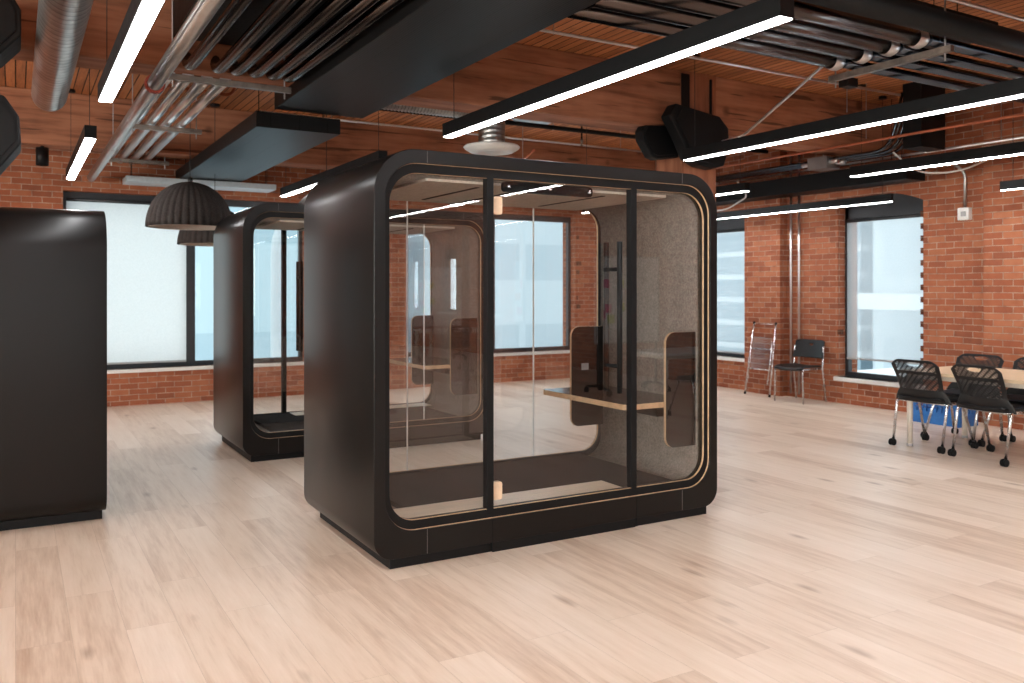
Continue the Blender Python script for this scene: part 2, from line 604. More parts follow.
def tag(o, label=None, cat=None, group=None, kind=None):
    if label:
        o['label'] = label
    if cat:
        o['category'] = cat
    if group:
        o['group'] = group
    if kind:
        o['kind'] = kind
    return o

def thing(name, label, cat, loc=(0, 0, 0), rz=0, group=None):
    o = bpy.data.objects.new(name, None)
    COL.objects.link(o)
    o.empty_display_size = .2
    o.location = loc
    o.rotation_euler = (0, 0, rz)
    return tag(o, label, cat, group)

def struct(o, label=None):
    o['kind'] = 'structure'
    if label:
        o['label'] = label
    return o

def copy_tree(o, loc=None, rz=None, label=None, group=None, parent=None):
    c = o.copy()
    COL.objects.link(c)
    if parent is not None:
        c.parent = parent
    if loc is not None:
        c.location = loc
    if rz is not None:
        c.rotation_euler = (0, 0, rz)
    if label:
        c['label'] = label
    if group:
        c['group'] = group
    for ch in list(o.children):
        copy_tree(ch, parent=c)
    return c

def rrect(x0, x1, z0, z1, r, n=10):
    """counter-clockwise rounded rectangle; r a number or (bl, br, tr, tl)"""
    rs = r if isinstance(r, tuple) else (r,)*4
    P = []
    for (cx, cz, a0, q) in ((x0+rs[0], z0+rs[0], PI, rs[0]), (x1-rs[1], z0+rs[1], 1.5*PI, rs[1]),
                            (x1-rs[2], z1-rs[2], 0, rs[2]), (x0+rs[3], z1-rs[3], .5*PI, rs[3])):
        for k in range(n+1):
            a = a0+PI/2*k/n
            P.append((cx+q*math.cos(a), cz+q*math.sin(a)))
    return P

def clip_x(poly, lo, hi):
    def half(P, c, sgn):
        R = []
        for i in range(len(P)):
            a, b = P[i], P[(i+1) % len(P)]
            ia, ib = sgn*(a[0]-c) >= 0, sgn*(b[0]-c) >= 0
            if ia:
                R.append(a)
            if ia != ib:
                t = (c-a[0])/(b[0]-a[0])
                R.append((c, a[1]+t*(b[1]-a[1])))
        return R
    return half(half(poly, lo, 1), hi, -1)

def arcpts(p, c, r, plane, a0, a1, n=6):
    pass

def bend(points, r=.06, n=5):
    """polyline with rounded corners"""
    P = [Vector(p) for p in points]
    R = [P[0]]
    for i in range(1, len(P)-1):
        a, b, c = P[i-1], P[i], P[i+1]
        u, v = (a-b), (c-b)
        q = min(r, u.length*.45, v.length*.45)
        s0, s1 = b+u.normalized()*q, b+v.normalized()*q
        for k in range(n+1):
            t = k/n
            R.append(s0*(1-t)**2+b*2*t*(1-t)+s1*t*t)
    R.append(P[-1])
    return R

# ------------------------------------------------------------------ room shell
XR, YB, XL, YF, ZC = 9.2, 11.75, -7.0, -12.0, 3.68
WT = .38
m = MB(); m.box(XL-.4, XR+.5, YF-.4, YB+.5, -.12, 0)
struct(m.build('floor', M['floor']), 'pale oak plank floor')
m = MB(); m.box(XL-.4, XR+.5, YF-.4, YB+.5, ZC, ZC+.15)
struct(m.build('ceiling', M['deck']), 'orange timber board ceiling')

def wall_with_openings(axis, c0, c1, a0, a1, ops, z1):
    """axis 'y': wall at y c0..c1 along x; ops: (a, b, zlo, zhi, rise)"""
    m = MB()
    def bx(p0, p1, q0, q1):
        if axis == 'y':
            m.box(p0, p1, c0, c1, q0, q1)
        else:
            m.box(c0, c1, p0, p1, q0, q1)
    cur = a0
    for (a, b, zl, zh, rise) in sorted(ops):
        bx(cur, a, 0, z1)
        bx(a, b, 0, zl)
        if rise:
            N = 14
            pts = [(a, z1), (a, zh)]
            for k in range(1, N):
                t = k/N
                pts.append((a+(b-a)*t, zh+rise*4*t*(1-t)))
            pts += [(b, zh), (b, z1)]
            m.prism(pts, c0, c1, axis)
        else:
            bx(a, b, zh, z1)
        cur = b
    bx(cur, a1, 0, z1)
    return m

OB = [(.5, 3.5, .46, 2.68, 0), (5.02, 8.06, .46, 2.68, 0), (-6.2, -3.2, .46, 2.68, 0)]
m = wall_with_openings('y', YB, YB+WT, XL-.4, XR+WT, OB, ZC)
for (a, b) in ((.5, 3.5), (5.02, 8.06)):      # toothed brick ends beside the frames
    m.mi = 1
    for k, w in ((1, .05), (4, .08), (5, .03), (8, .06), (9, .10), (12, .05)):
        z = .5756+k*.144
        m.box(b+.02, b+.02+w, YB-.004, YB+.09, z, z+.064)
        m.mi = 1
m.mi = 0
struct(m.build('wall_back', [M['brick'], M['brick_dark']]), 'red brick wall behind the booths with two wide windows')

OR = [(6.22, 7.42, .34, 2.52, .13), (9.0, 10.22, .46, 2.52, .13), (1.6, 2.8, .34, 2.52, .13), 
      (-8.4, -7.4, .92, 2.4, .1), (-11.0, -10.1, .92, 2.4, .1)]
m = wall_with_openings('x', XR, XR+WT, YF-.4, YB, OR, ZC)
for (a, b) in ((8.27, 8.93), (4.55, 5.42), (10.5, 11.2)):    # pilasters
    m.box(XR-.13, XR, a, b, 0, ZC)
m.mi = 1
for k in range(14):
    z = .45+k*.144
    m.box(XR-.006, XR+.08, 6.22-.003, 6.252, z, z+.066)
    if k == 3:
        m.box(XR-.004, XR+.08, 7.40, 7.425, z, z+.066)
m.mi = 0
struct(m.build('wall_right', [M['brick'], M['brick_dark']]), 'red brick wall with tall arched windows and pilasters')

OL = [(-9, -6, .6, 2.8, 0), (-5, -2, .6, 2.8, 0), (-1, 2, .6, 2.8, 0), (5, 8, .6, 2.8, 0)]
m = wall_with_openings('x', XL-WT, XL, YF-.4, YB, OL, ZC)
struct(m.build('wall_left', M['brick']), 'brick wall out of view on the left')
OF = [(-5.5, -2.5, .6, 2.8, 0), (-1.0, 2.0, .6, 2.8, 0), (3.5, 6.5, .6, 2.8, 0)]
m = wall_with_openings('y', YF-WT, YF, XL, XR, OF, ZC)
struct(m.build('wall_front', M['brick']), 'brick wall behind the viewpoint')

# windows: black frames, glass
wn = [0]
def window(axis, c, a, b, zl, zh, rise=0, mull=(), trans=(), head=0, sillc=None, inward=-1, fw=.05):
    wn[0] += 1
    root = thing('window_%d' % wn[0], None, None)
    struct(root)
    d0, d1 = (c, c+.07) if True else 0
    def bx(m, p0, p1, q0, q1, e0=d0, e1=d1):
        if axis == 'y':
            m.box(p0, p1, e0, e1, q0, q1)
        else:
            m.box(e0, e1, p0, p1, q0, q1)
    f = MB()
    bx(f, a, a+fw, zl, zh)
    bx(f, b-fw, b, zl, zh)
    bx(f, a+fw, b-fw, zl, zl+fw*1.2)
    if rise:
        N = 14
        pts = [(a, zh-head)]
        pts += [(a+(b-a)*k/N, zh+rise*4*(k/N)*(1-k/N)) for k in range(N+1)]
        pts += [(b, zh-head)]
        f.prism(pts, d0, d1, axis)
    else:
        bx(f, a+fw, b-fw, zh-max(head, fw), zh)
    for x in mull:
        bx(f, x-.055, x+.055, zl+.05, zh-max(head, fw), d0-.02, d1)
    for z in trans:
        bx(f, a+fw, b-fw, z-.02, z+.02)
    f.build('window_frame', M['window_black'], root)
    g = MB()
    bx(g, a+fw*.6, b-fw*.6, zl+.03, zh-.02, d0+.03, d0+.04)
    g.build('window_pane', M['winglass'], root)
    s = MB()
    if axis == 'y':
        s.box(a-.03, b+.03, YB-.03, YB+.2, zl-.045, zl) if c > 0 else s.box(a, b, YF-.2, YF+.03, zl-.045, zl)
    else:
        s.box(XR-.04, XR+.16, a-.04, b+.04, zl-.05, zl) if c > 0 else s.box(XL-.2, XL+.03, a, b, zl-.045, zl)
    s.build('window_sill', sillc or M['plaster'], root)
    return root

window('y', YB+.14, .5, 3.5, .46, 2.68, mull=(2.0,), head=.09)
window('y', YB+.14, 5.02, 8.06, .46, 2.68, mull=(6.54,), head=.09)
window('y', YB+.14, -6.2, -3.2, .46, 2.68, mull=(-4.7,), head=.09)
for (a, b, zl, zh, r) in OR:
    window('x', XR+.14, a, b, zl, zh, rise=r, head=.17)
for (a, b, zl, zh, r) in OL:
    window('x', XL-.25, a, b, zl, zh, mull=((a+b)/2,), head=.06)
for (a, b, zl, zh, r) in OF:
    window('y', YF-.25, a, b, zl, zh, mull=((a+b)/2,), head=.06)

# ------------------------------------------------------------------ beams and columns (structure)
BZ = 3.08
for i, y in enumerate((-10.2, -6.0, -1.9, 2.25, 6.6, 10.8)):
    m = MB(); m.box(XL, XR, y, y+.36, BZ, ZC)
    struct(m.build('ceiling_beam', M['beam'], bevel=.012), 'heavy brown timber ceiling beam')
for i, (x, y) in enumerate(((5.81, 6.58), (.5-1.6, 6.58), (5.81, 2.2-4.1), (-1.1, -6.0))):
    m = MB(); m.box(x, x+.47, y, y+.42, 0, ZC)
    m.mi = 1
    if i == 0:
        m.box(x-.012, x+.10, y-.014, y, 2.95, ZC-.03)
        m.box(x+.37, x+.40, y-.02, y, 2.95, ZC-.05)
    m.mi = 0
    struct(m.build('column', [M['column'], M['black']], bevel=.008), 'square timber column')

# ------------------------------------------------------------------ roller shades
def shade(axis, c, a, b, z0, z1, mt, label, bar=True):
    root = thing('roller_shade', label, 'window shade', group='roller shades on the windows')
    m = MB()
    def bx(m, p0, p1, q0, q1, e0, e1):
        m.box(p0, p1, e0, e1, q0, q1) if axis == 'y' else m.box(e0, e1, p0, p1, q0, q1)
    if axis == 'y':
        m.quad((a, c, z0), (b, c, z0), (b, c, z1), (a, c, z1))
    else:
        m.quad((c, a, z0), (c, b, z0), (c, b, z1), (c, a, z1))
    m.build('shade_cloth', mt, root)
    if bar:
        m = MB()
        bx(m, a, b, z0-.012, z0+.012, c-.008, c+.008)
        m.build('hem_bar', M['greypl'], root)
    m = MB()
    if axis == 'y':
        m.tube([(a, c, z1+.02), (b, c, z1+.02)], .022)
    else:
        m.tube([(c, a, z1+.02), (c, b, z1+.02)], .022)
    m.build('roller_tube', M['window_black'], root)
    return root
shade('y', YB+.11, .54, 1.94, .53, 2.56, M['shade_w'], 'white translucent roller shade over the left half of the back left window')
shade('x', XR+.115, 6.26, 7.37, .58, 2.33, M['shade_g'], 'grey mesh roller shade lowered nearly to the sill of the arched window by the table')
shade('x', XR+.115, 9.05, 10.18, .52, 2.33, M['shade_g'], 'grey mesh roller shade on the arched window right of the big booth')

# ------------------------------------------------------------------ pods
def pod(label, loc, rz, Hh=2.205, W=2.376, D=1.235, table_side=1, interior=True):
    root = thing('meeting_booth', label, 'office booth', loc, rz, 'black glass fronted booths')
    R, Q = .24, .11
    def lp(off, top, zb, r, q):
        return rrect(off, W-off, zb, Hh-top, (q, q, r, r), 12)
    o0 = lp(0, 0, .055, R, Q)
    o1 = lp(.062, .072, .190, R-.05, .175)
    o2 = lp(.0634, .0734, .1914, R-.0512, .1738)
    o3 = lp(.094, .122, .238, R-.075, .148)
    o4 = lp(.0952, .1232, .2392, R-.076, .147)
    m = MB(); m.ring(o0, o1, 0, D)
    sh = m.build('shell', M['shell'], root, bevel=.003)
    # fine panel joints on both end faces
    for y0, y1 in ((-.001, .002), (D-.002, D+.001)):
        for x in (.30, W-.30):
            m = MB(); m.box(x-.0016, x+.0016, y0, y1, Hh-.070, Hh-.002); m.build('panel_joint', M['seam'], sh)
            m = MB(); m.box(x-.0016, x+.0016, y0, y1, .058, .188); m.build('panel_joint', M['seam'], sh)
    for y0, y1 in ((.012, .03), (D-.03, D-.012)):
        m = MB(); m.ring(o1, o2, y0, y1); m.build('edge_trim', M['ply'], root)
    for y0, y1 in ((.022, .075), (D-.075, D-.022)):
        m = MB(); m.ring(o2, o3, y0, y1); m.build('glazing_frame', M['black'], root)
    for y0, y1 in ((.026, .042), (D-.042, D-.026)):
        m = MB(); m.ring(o3, o4, y0, y1); m.build('inner_edge_trim', M['ply'], root)
    m = MB(); m.ring(o2, lp(.100, .135, .205, R-.08, .15), .085, D-.085)
    m.build('felt_lining', M['felt'], root)
    m = MB()
    m.prism(rrect(.34, W-.34, .10, D-.10, .01, 1), Hh-.150, Hh-.134, 'z')
    cp = m.build('ceiling_panel', M['feltpale'], root)
    for x in (.72, 1.02, 1.62):
        m = MB(); m.box(x-.012, x+.012, .22, D-.25, Hh-.153, Hh-.1495)
        m.build('vent_slot', M['blackmatt'], cp)
    m = MB(); m.box(.30, W-.30, .09, D-.09, .16, .232)
    m.build('carpet', M['carpet'], root)
    m = MB(); m.box(.20, 1.66, .085, .30, .232, .237)
    m.build('lit_floor_strip', M['lit_strip'], root, bevel=.001)  # strip added for a bright band on the floor, light put in its colour
    # plinth, stepped forward under the door
    m = MB(); m.box(.095, W-.075, .02, D-.03, 0, .07)
    m.box(.70, 1.707, .006, .05, 0, .074)
    m.build('plinth', M['black'], root, bevel=.003)
    gl = lp(.08, .10, .215, R-.062, .16)
    for a, b, y in ((0, .69, .048), (1.715, W, .048), (0, .690, D-.057), (.693, 1.69, D-.057), (1.693, W, D-.057)):
        m = MB(); m.prism(clip_x(gl, a, b), y, y+.009); m.build('glass_panel', M['glass'], root)
    for x in (.6915, 1.6915):
        m = MB(); m.box(x-.0022, x+.0022, D-.060, D-.045, .242, Hh-.125)
        m.build('glass_joint_seal', M['whitepl'], root)
    for x in (.676, 1.688):
        m = MB(); m.box(x, x+.042, .024, .078, .2, Hh-.075)
        m.build('door_post', M['black'], root, bevel=.003)
    for x in (.697, 1.71):
        m = MB(); m.box(x-.003, x+.003, -.0015, .02, .006, .186)
        m.build('door_joint', M['blackmatt'], sh)
    # door leaf
    d = MB(); d.box(.716, 1.69, .048, .057, .242, Hh-.125)
    door = d.build('door', M['glass'], root)
    h = MB()
    for y in (-.05, .085):
        h.tube([(1.54, y, .84), (1.54, y, 1.75)], .0165, 12)
    for z in (1.0, 1.585):
        h.tube([(1.54, -.05, z), (1.54, .085, z)], .012, 8)
    h.build('handle', M['black'], door)
    h = MB(); h.prism(rrect(.80, 1.42, Hh-.185, Hh-.127, .02, 4), .06, .088)
    cl = h.build('door_closer', M['black'], door)
    for x in (.83, 1.11, 1.39):
        h = MB(); h.tube([(x, .0465, Hh-.156), (x, .061, Hh-.156)], .009, 10)
        h.build('screw', M['chrome'], door)
    for z in (.28, Hh-.32):
        h = MB(); h.prism(rrect(.722, .779, z, z+.10, .012, 4), .036, .07)
        h.build('hinge_cover', M['plypale'], door)
    # desk with two rounded screens on one side wall
    if interior:
        sgn = table_side
        def X(x):
            return W-x if sgn > 0 else x
        def xs(a, b):
            return tuple(sorted((X(a), X(b))))
        rr_ = (.07, .004, .004, .07) if sgn > 0 else (.004, .07, .07, .004)
        for nm, y, e in (('back', D-.115, .39), ('front', .096, .352)):
            a, b = xs(.10, e)
            m = MB(); m.edge_mi = 1
            m.prism(rrect(a, b, .44, 1.185, rr_, 6), y, y+.022)
            sc = m.build('desk_screen', [M['tabletop'], M['ply']], root)
            if nm == 'back':
                q = MB(); q.box(X(.27)-.03, X(.27)+.03, y-.008, y, .86, .91)
                ou = q.build('power_outlet', M['greypl'], sc)
        m = MB(); m.edge_mi = 1
        t = [(X(.10), .119), (X(.63), .119), (X(.66), .15), (X(.66), D-.15), (X(.63), D-.117), (X(.10), D-.117)]
        if sgn < 0:
            t.reverse()
        m.prism(t, .702, .737, 'z')
        m.build('desk_top', [M['tabletop'], M['ply']], root)
        m = MB()
        a, b = xs(.10, .30)
        m.box(a, b, .25, D-.25, .62, .701)
        m.build('desk_bracket', M['black'], root)
    return root

pod('large black booth in the middle with a round cornered glass front and pull handle door', (1.594, 4.15, 0), 0)
pod('black booth further back, partly hidden behind the large middle booth', (1.65+2.376, 7.33+1.235, 0), PI, table_side=-1)
pod('dark booth at the left edge seen from its plain side', (.498, 5.925, 0), PI/2, Hh=1.975, interior=False)

# ------------------------------------------------------------------ linear LED lights
def linear_light(label, x, y0, y1, z, w=.09, h=.105, cable=None):
    root = thing('linear_light', label, 'ceiling light', (x, (y0+y1)/2, z), 0, 'long black linear ceiling lights')
    L = (y1-y0)/2
    m = MB()
    m.box(-w/2, w/2, -L, L, .012, h)
    m.box(-w/2, -w/2+.006, -L, L, 0, .012); m.box(w/2-.006, w/2, -L, L, 0, .012)
    m.box(-w/2, w/2, -L, -L+.006, 0, .012); m.box(-w/2, w/2, L-.006, L, 0, .012)
    m.build('housing', M['black'], root)
    m = MB(); m.box(-w/2+.006, w/2-.006, -L+.006, L-.006, -.004, .013)
    m.build('diffuser', M['led'], root)
    for y in (-L+.12, L-.12):
        m = MB(); m.tube([(0, y, h), (0, y, ZC-z)], .003, 6)
        cb = m.build('suspension_cable', M['blackcable'], root)
        m = MB(); m.tube([(0, y, ZC-z-.03), (0, y, ZC-z)], .045, 14)
        m.build('ceiling_canopy', M['black'], cb)
    return root
ZL = 2.70
linear_light('bright linear light at the upper left beside the silver spiral duct', .51, 2.72, 6.2, ZL)
linear_light('long linear light hanging directly above the large middle booth', 3.03, 2.72, 6.25, ZL)
linear_light('linear light reaching in from the right past the black column speakers', 5.55, 2.72, 6.22, ZL)
linear_light('linear light at right ending below the grey conduit bundle', 7.92, 2.5, 6.2, ZL)
linear_light('short looking linear light at far left in front of the brick wall', .53, 7.75, 10.75, ZL)
linear_light('linear light behind the large booth above the rear booth', 3.07, 7.75, 11.3, ZL)
linear_light('linear light hidden behind the large booth near the back wall', 5.55, 7.75, 11.3, ZL)
linear_light('small distant linear light end just right of the column', 7.92, 7.75, 11.3, ZL)
linear_light('low linear light in front of the arched window head', 8.6, 6.2, 9.2, 2.465, w=.048, h=.09)
linear_light('low linear light end at the right edge near the brick wall', 8.6, 1.8, 4.96, 2.465, w=.048, h=.09)
for i, (x, wd) in enumerate(((.51, 'second'), (3.03, 'third'), (5.55, 'fourth'), (-2.0, 'first'))):
    linear_light('linear light behind the viewpoint, %s of its row from the left' % wd, x, -1.4, 2.1, ZL)
for i, (x, wd) in enumerate(((-2.0, 'first'), (1.8, 'second'), (5.55, 'third'))):
    linear_light('linear light far behind the viewpoint, %s of that row' % wd, x, -5.6, -2.1, ZL)

# ------------------------------------------------------------------ ducts
def boxduct(name, label, x0, x1, y0, y1, z0, z1, mt, hang=True, cat='air duct', group=None, hx=None):
    cx, cy = (x0+x1)/2, (y0+y1)/2
    root = thing(name, label, cat, (cx, cy, z0), 0, group)
    m = MB(); m.box(x0-cx, x1-cx, y0-cy, y1-cy, 0, z1-z0)
    m.build('casing', mt, root, bevel=.004)
    if hang:
        m = MB()
        for y in (y0-cy+.25, y1-cy-.25):
            for x in (x0-cx+.08, x1-cx-.08):
                m.tube([(x, y, z1-z0), (x, y, ZC-z0)], .004, 6)
        m.build('hanger_rod', M['blackmatt'], root)
    return root
boxduct('ceiling_duct', 'wide black lined box duct running from top centre above the booths', 1.88, 2.66, 2.7, 7.2, 2.98, 3.34, M['duct'], group='black box ducts')
boxduct('ceiling_duct', 'black box duct at lower level above the felt pendant lamps', 1.77, 2.51, 7.36, 11.6, 2.85, 2.985, M['duct'], group='black box ducts')
boxduct('ceiling_duct', 'black box duct along the right brick wall above the arched window', 8.72, 9.06, 6.1, 9.6, 2.72, 2.93, M['blackduct'], group='black box ducts')
boxduct('ceiling_duct', 'flat pale duct along the top of the back brick wall', 1.15, 2.95, 11.2, 11.62, 2.77, 2.84, M['whiteduct'], group='pale flat ducts')

boxduct('ceiling_duct', 'flat black box duct above the dark steel pipes at the upper left', .96, 1.86, 2.7, 6.4, 3.24, 3.5, M['blackduct'], group='black box ducts')
boxduct('ceiling_duct', 'flat black box duct above the wide grey conduits at the upper right', 2.8, 5.9, 3.42, 4.10, 3.22, 3.32, M['blackduct'], group='black box ducts')
root = thing('spiral_duct', 'silver ribbed spiral duct hanging at the upper left', 'air duct', (.235, 4.6, 3.03))
m = MB()
prof = []
for k in range(0, 131):
    y = -3.25+k*.05
    prof.append((.125+(.0035 if k % 2 else 0), y))
n = 32
rings = [[m.bm.verts.new((r*math.cos(2*PI*j/n), y, r*math.sin(2*PI*j/n))) for j in range(n)] for r, y in prof]
for a, b in zip(rings, rings[1:]):
    for j in range(n):
        m._f([a[j], a[(j+1) % n], b[(j+1) % n], b[j]], True)
m._f(rings[-1]); m._f(rings[0])
m.build('duct_pipe', M['spiral'], root)
m = MB()
for y in (-1.5, .6, 2.6):
    m.tube([(0, y, .125), (0, y, ZC-3.03)], .004, 6)
m.build('hanger_rod', M['blackmatt'], root)

root = thing('flexible_duct', 'pale corrugated flexible duct lying along the back of the timber beam', 'air duct', (3.65, 7.68, 3.30))
m = MB()
pts = 60
rings = [[m.bm.verts.new((-.75+1.1*k/pts, (.10+.012*(k % 2))*math.cos(2*PI*j/24), (.10+.012*(k % 2))*math.sin(2*PI*j/24))) for j in range(24)] for k in range(pts+1)]
for a, b in zip(rings, rings[1:]):
    for j in range(24):
        m._f([a[j], a[(j+1) % 24], b[(j+1) % 24], b[j]], True)
m._f(rings[-1]); m._f(rings[0])
m.build('duct_hose', M['spiralx'], root)
m = MB()
for x in (-.5, .2):
    m.tube([(x, 0, .105), (x, 0, ZC-3.30)], .006, 6)
m.build('hanger_strap', M['steel'], root)


root = thing('air_diffuser', 'round pale air diffuser with a ribbed neck above the large booth', 'air diffuser', (4.13, 7.5, 2.83))
m = MB(); m.lathe([(.10, .03), (.16, .0), (.22, .012), (.275, .045), (.285, .06), (.27, .075), (.14, .085), (.135, .10)], n=36)
m.lathe([(.001, .012), (.07, .012), (.10, .03), (.12, .05)], n=36)
m.build('diffuser_cone', M['whitepl'], root)
m = MB()
prof = [(.13+.006*(k % 2), .09+k*.012) for k in range(32)]
m.lathe(prof, n=28)
m.build('neck', M['spiralz'], root)
m = MB(); m.tube([(0, 0, .44), (0, 0, ZC-2.83)], .10, 16)
m.build('take_off', M['steel'], root)
root = thing('air_diffuser', 'dark round ceiling diffuser behind the light above the large booth', 'air diffuser', (5.25, 8.5, 3.42))
m = MB(); m.lathe([(.02, .03), (.10, .0), (.14, .02), (.20, .0), (.24, .03), (.28, .05), (.28, .12), (.15, .14)], n=36)
m.build('diffuser_cone', M['steel'], root)
m = MB(); m.tube([(0, 0, .13), (0, 0, ZC-3.42)], .14, 20)
m.build('neck', M['blackmatt'], root)

# ------------------------------------------------------------------ conduits
def pipe(name, label, pts, r, mt, group, cat='pipe', n=12, rb=.08, clamps=(), hangers=()):
    P = bend(pts, rb)
    c = P[0].copy()
    root = thing(name, label, cat, tuple(c), 0, group)
    m = MB(); m.tube([p-c for p in P], r, n)
    m.build('pipe_run', mt, root)
    for p in clamps:
        q = MB(); q.tube([Vector(p)-c-Vector((0, .02, 0)), Vector(p)-c+Vector((0, .02, 0))], r*1.35, n)
        q.build('clamp', M['redclamp'], root)
    if hangers:
        q = MB()
        for p in hangers:
            v = Vector(p)-c
            q.tube([v+Vector((0, 0, r*.8)), (v.x, v.y, ZC-c.z)], .004, 6)
            q.tube([v+Vector((0, 0, -r-.004)), v+Vector((0, 0, r+.008))], r*.35, 8)
        q.build('hanger_rod', M['steel'], root)
    return root
ordn = ['first', 'second', 'third', 'fourth', 'fifth', 'sixth', 'seventh']
def strut(label, p0, p1, hz=None):
    p0, p1 = Vector(p0), Vector(p1)
    c = (p0+p1)/2
    root = thing('strut_channel', label, 'pipe support', tuple(c), 0, 'steel strut channels under the conduits')
    d = (p1-p0)/2
    m = MB()
    if abs(d.x) > abs(d.y):
        m.box(-d.x, d.x, -.02, .02, -.022, .022)
        ends = [Vector((d.x-.05, 0, 0)), Vector((-d.x+.05, 0, 0))]
    else:
        L = abs(d.y)
        m.box(-.02, .02, -L, L, -.022, .022)
        ends = [Vector((0, L-.05, 0)), Vector((0, -L+.05, 0))]
    m.build('channel', M['strut'], root, bevel=.003)
    for e in ends:
        q = MB(); q.tube([e-Vector((0, 0, .07)), (e.x, e.y, ZC-c.z)], .006, 6)
        q.build('threaded_rod', M['steel'], root)
    return root
# left tray
strut('strut channel carrying the dark steel pipes left of the wide black duct', (.93, 6.56, 3.0), (1.84, 6.56, 3.0))
strut('short strut channel further back under the bright conduits', (.90, 8.72, 3.0), (1.57, 8.72, 3.0))
strut('rearmost short strut channel under the bright conduits', (.93, 11.1, 3.0), (1.62, 11.1, 3.0))
for k, x in enumerate((1.09, 1.29, 1.42, 1.555, 1.69, 1.81)):
    pipe('conduit', 'dull steel pipe in the upper left tray, %s from its left side' % ordn[k],
         [(x, 2.7, 3.072), (x, 6.40, 3.072), (x, 6.60, 3.11), (x, 6.74, 3.4)], .042, M['oldpipe'], 'dull steel pipes at the upper left', rb=.1)
for k, x in enumerate((.985, 1.12, 1.255, 1.39)):
    pipe('conduit', 'bright conduit toward the back wall, %s from the left' % ordn[k],
         [(x, 6.75, 3.07), (x, 8.6, 3.07), (x, 11.6, 3.07)], .043, M['conduit'], 'bright conduits leading to the back wall', rb=.02)
pipe('steel_pipe', 'long pale steel pipe with a red clamp at the upper left', [(.80, 2.7, 2.83), (.80, 11.6, 2.83)], .048, M['steel'], None,
     clamps=((.80, 6.1, 2.83),), hangers=((.80, 4.0, 2.83), (.80, 8.9, 2.83)))
pipe('sprinkler_pipe', 'thin orange pipe crossing behind the dark steel pipes', [(1.0, 7.9, 3.24), (1.72, 8.05, 3.24), (1.8, 8.06, 3.6)], .016, M['copper'], 'thin orange pipes', 'pipe', 8)
pipe('duct_pipe', 'round black insulated pipe at the top right beside the row of grey conduits', [(3.3, 3.24, 3.12), (9.1, 3.24, 3.12)], .072, M['blackduct'], None, 'pipe', 20)
pipe('conduit', 'thin pale conduit above the round black pipe at the top right', [(3.3, 3.16, 3.24), (9.1, 3.16, 3.24)], .014, M['conduit'], 'thin pale conduits', n=8, hangers=((6.6, 3.16, 3.24),))
# right tray
strut('long strut channel under the wide grey conduits at the upper right', (5.12, 3.26, 2.99), (5.12, 4.2, 2.99))
for k, y in enumerate((4.06, 3.84, 3.63, 3.42)):
    wide = pipe('conduit', 'wide grey conduit at the upper right, %s from the far side' % ordn[k],
         [(2.75, y, 3.08), (5.0, y, 3.08)], .058, M['oldpipe'], 'wide grey conduits at the upper right', n=16)
    pipe('conduit', 'bluish steel conduit continuing right of the strut, %s from the far side' % ordn[k],
         [(5.06, y-.03, 3.065), (9.1, y-.03, 3.065)], .036, M['blueconduit'], 'bluish steel conduits at the right')
    m = MB(); m.lathe([(.060, -.05), (.066, -.02), (.066, .02), (.05, .05), (.043, .065)], n=16)
    m.bm.transform(Matrix.Translation((5.0, y, 3.075)) @ Matrix.Rotation(PI/2, 4, 'Y'))
    m.bm.transform(Matrix.Translation((-2.75, -y, -3.08)))
    m.build('coupling', M['conduit'], wide)
pipe('sprinkler_pipe', 'thin orange pipe along the ceiling above the second right hand light', [(6.57, 4.3, 3.05), (6.57, 6.55, 3.05)], .013, M['copper'], 'thin orange pipes', n=8, hangers=((6.57, 5.2, 3.1),))
pipe('sprinkler_pipe', 'thin orange pipe behind the second right hand light, nearer the wall', [(7.89, 4.3, 3.05), (7.89, 9.3, 3.05)], .014, M['copper'], 'thin orange pipes', n=8, hangers=((7.89, 6.0, 3.1),))
pipe('sprinkler_pipe', 'orange pipe over the large booth left of the column speakers', [(5.0, 8.1, 3.02), (5.6, 9.6, 3.02)], .014, M['copper'], 'thin orange pipes', n=8, hangers=((5.3, 8.85, 3.02),))
pipe('conduit', 'thin pale conduit bent down toward the column speakers', [(5.95, 4.6, 3.685), (5.85, 4.75, 3.40), (6.22, 6.15, 2.98), (6.05, 6.26, 2.93)], .013, M['conduit'], 'thin pale conduits', n=8)
pipe('conduit', 'thin pale conduit across the boards in front of the near beam', [(2.9, 5.39, 3.4), (7.6, 5.39, 3.4)], .013, M['conduit'], 'thin pale conduits', n=8, hangers=((3.5, 5.39, 3.4), (6.9, 5.39, 3.4)))
pipe('conduit', 'thin pale conduit across the boards between the two beams', [(2.3, 9.4, 3.4), (8.5, 9.4, 3.4)], .013, M['conduit'], 'thin pale conduits', n=8, hangers=((3.1, 9.4, 3.4), (7.2, 9.4, 3.4)))
pipe('ceiling_rail', 'black rail across the boards behind the near beam', [(2.9, 8.25, 3.33), (8.8, 8.25, 3.33)], .026, M['blackmatt'], None, 'ceiling rail', 10, hangers=((3.6, 8.25, 3.33), (5.35, 8.25, 3.33), (7.5, 8.25, 3.33)))
for k in range(6):
    x = 8.30+.065*k
    pipe('conduit', 'thin conduit of the bundle along the right wall, %s from the room side' % ordn[k],
         [(x, 9.6, 3.0+.02*(k % 2)), (x, 6.0, 3.0+.02*(k % 2)), (x, 5.86, 3.6)], .015, M['oldpipe'] if k % 2 else M['blueconduit'], 'conduit bundle along the right wall', n=8, rb=.25)
pipe('conduit', 'pale conduit below the bundle along the right wall', [(9.02, 9.7, 3.04), (9.02, 4.3, 3.04)], .016, M['conduit'], 'thin pale conduits', n=8, hangers=((9.02, 5.2, 3.04),))
m = MB(); m.box(8.28, 8.70, 5.62, 5.84, 2.98, ZC)
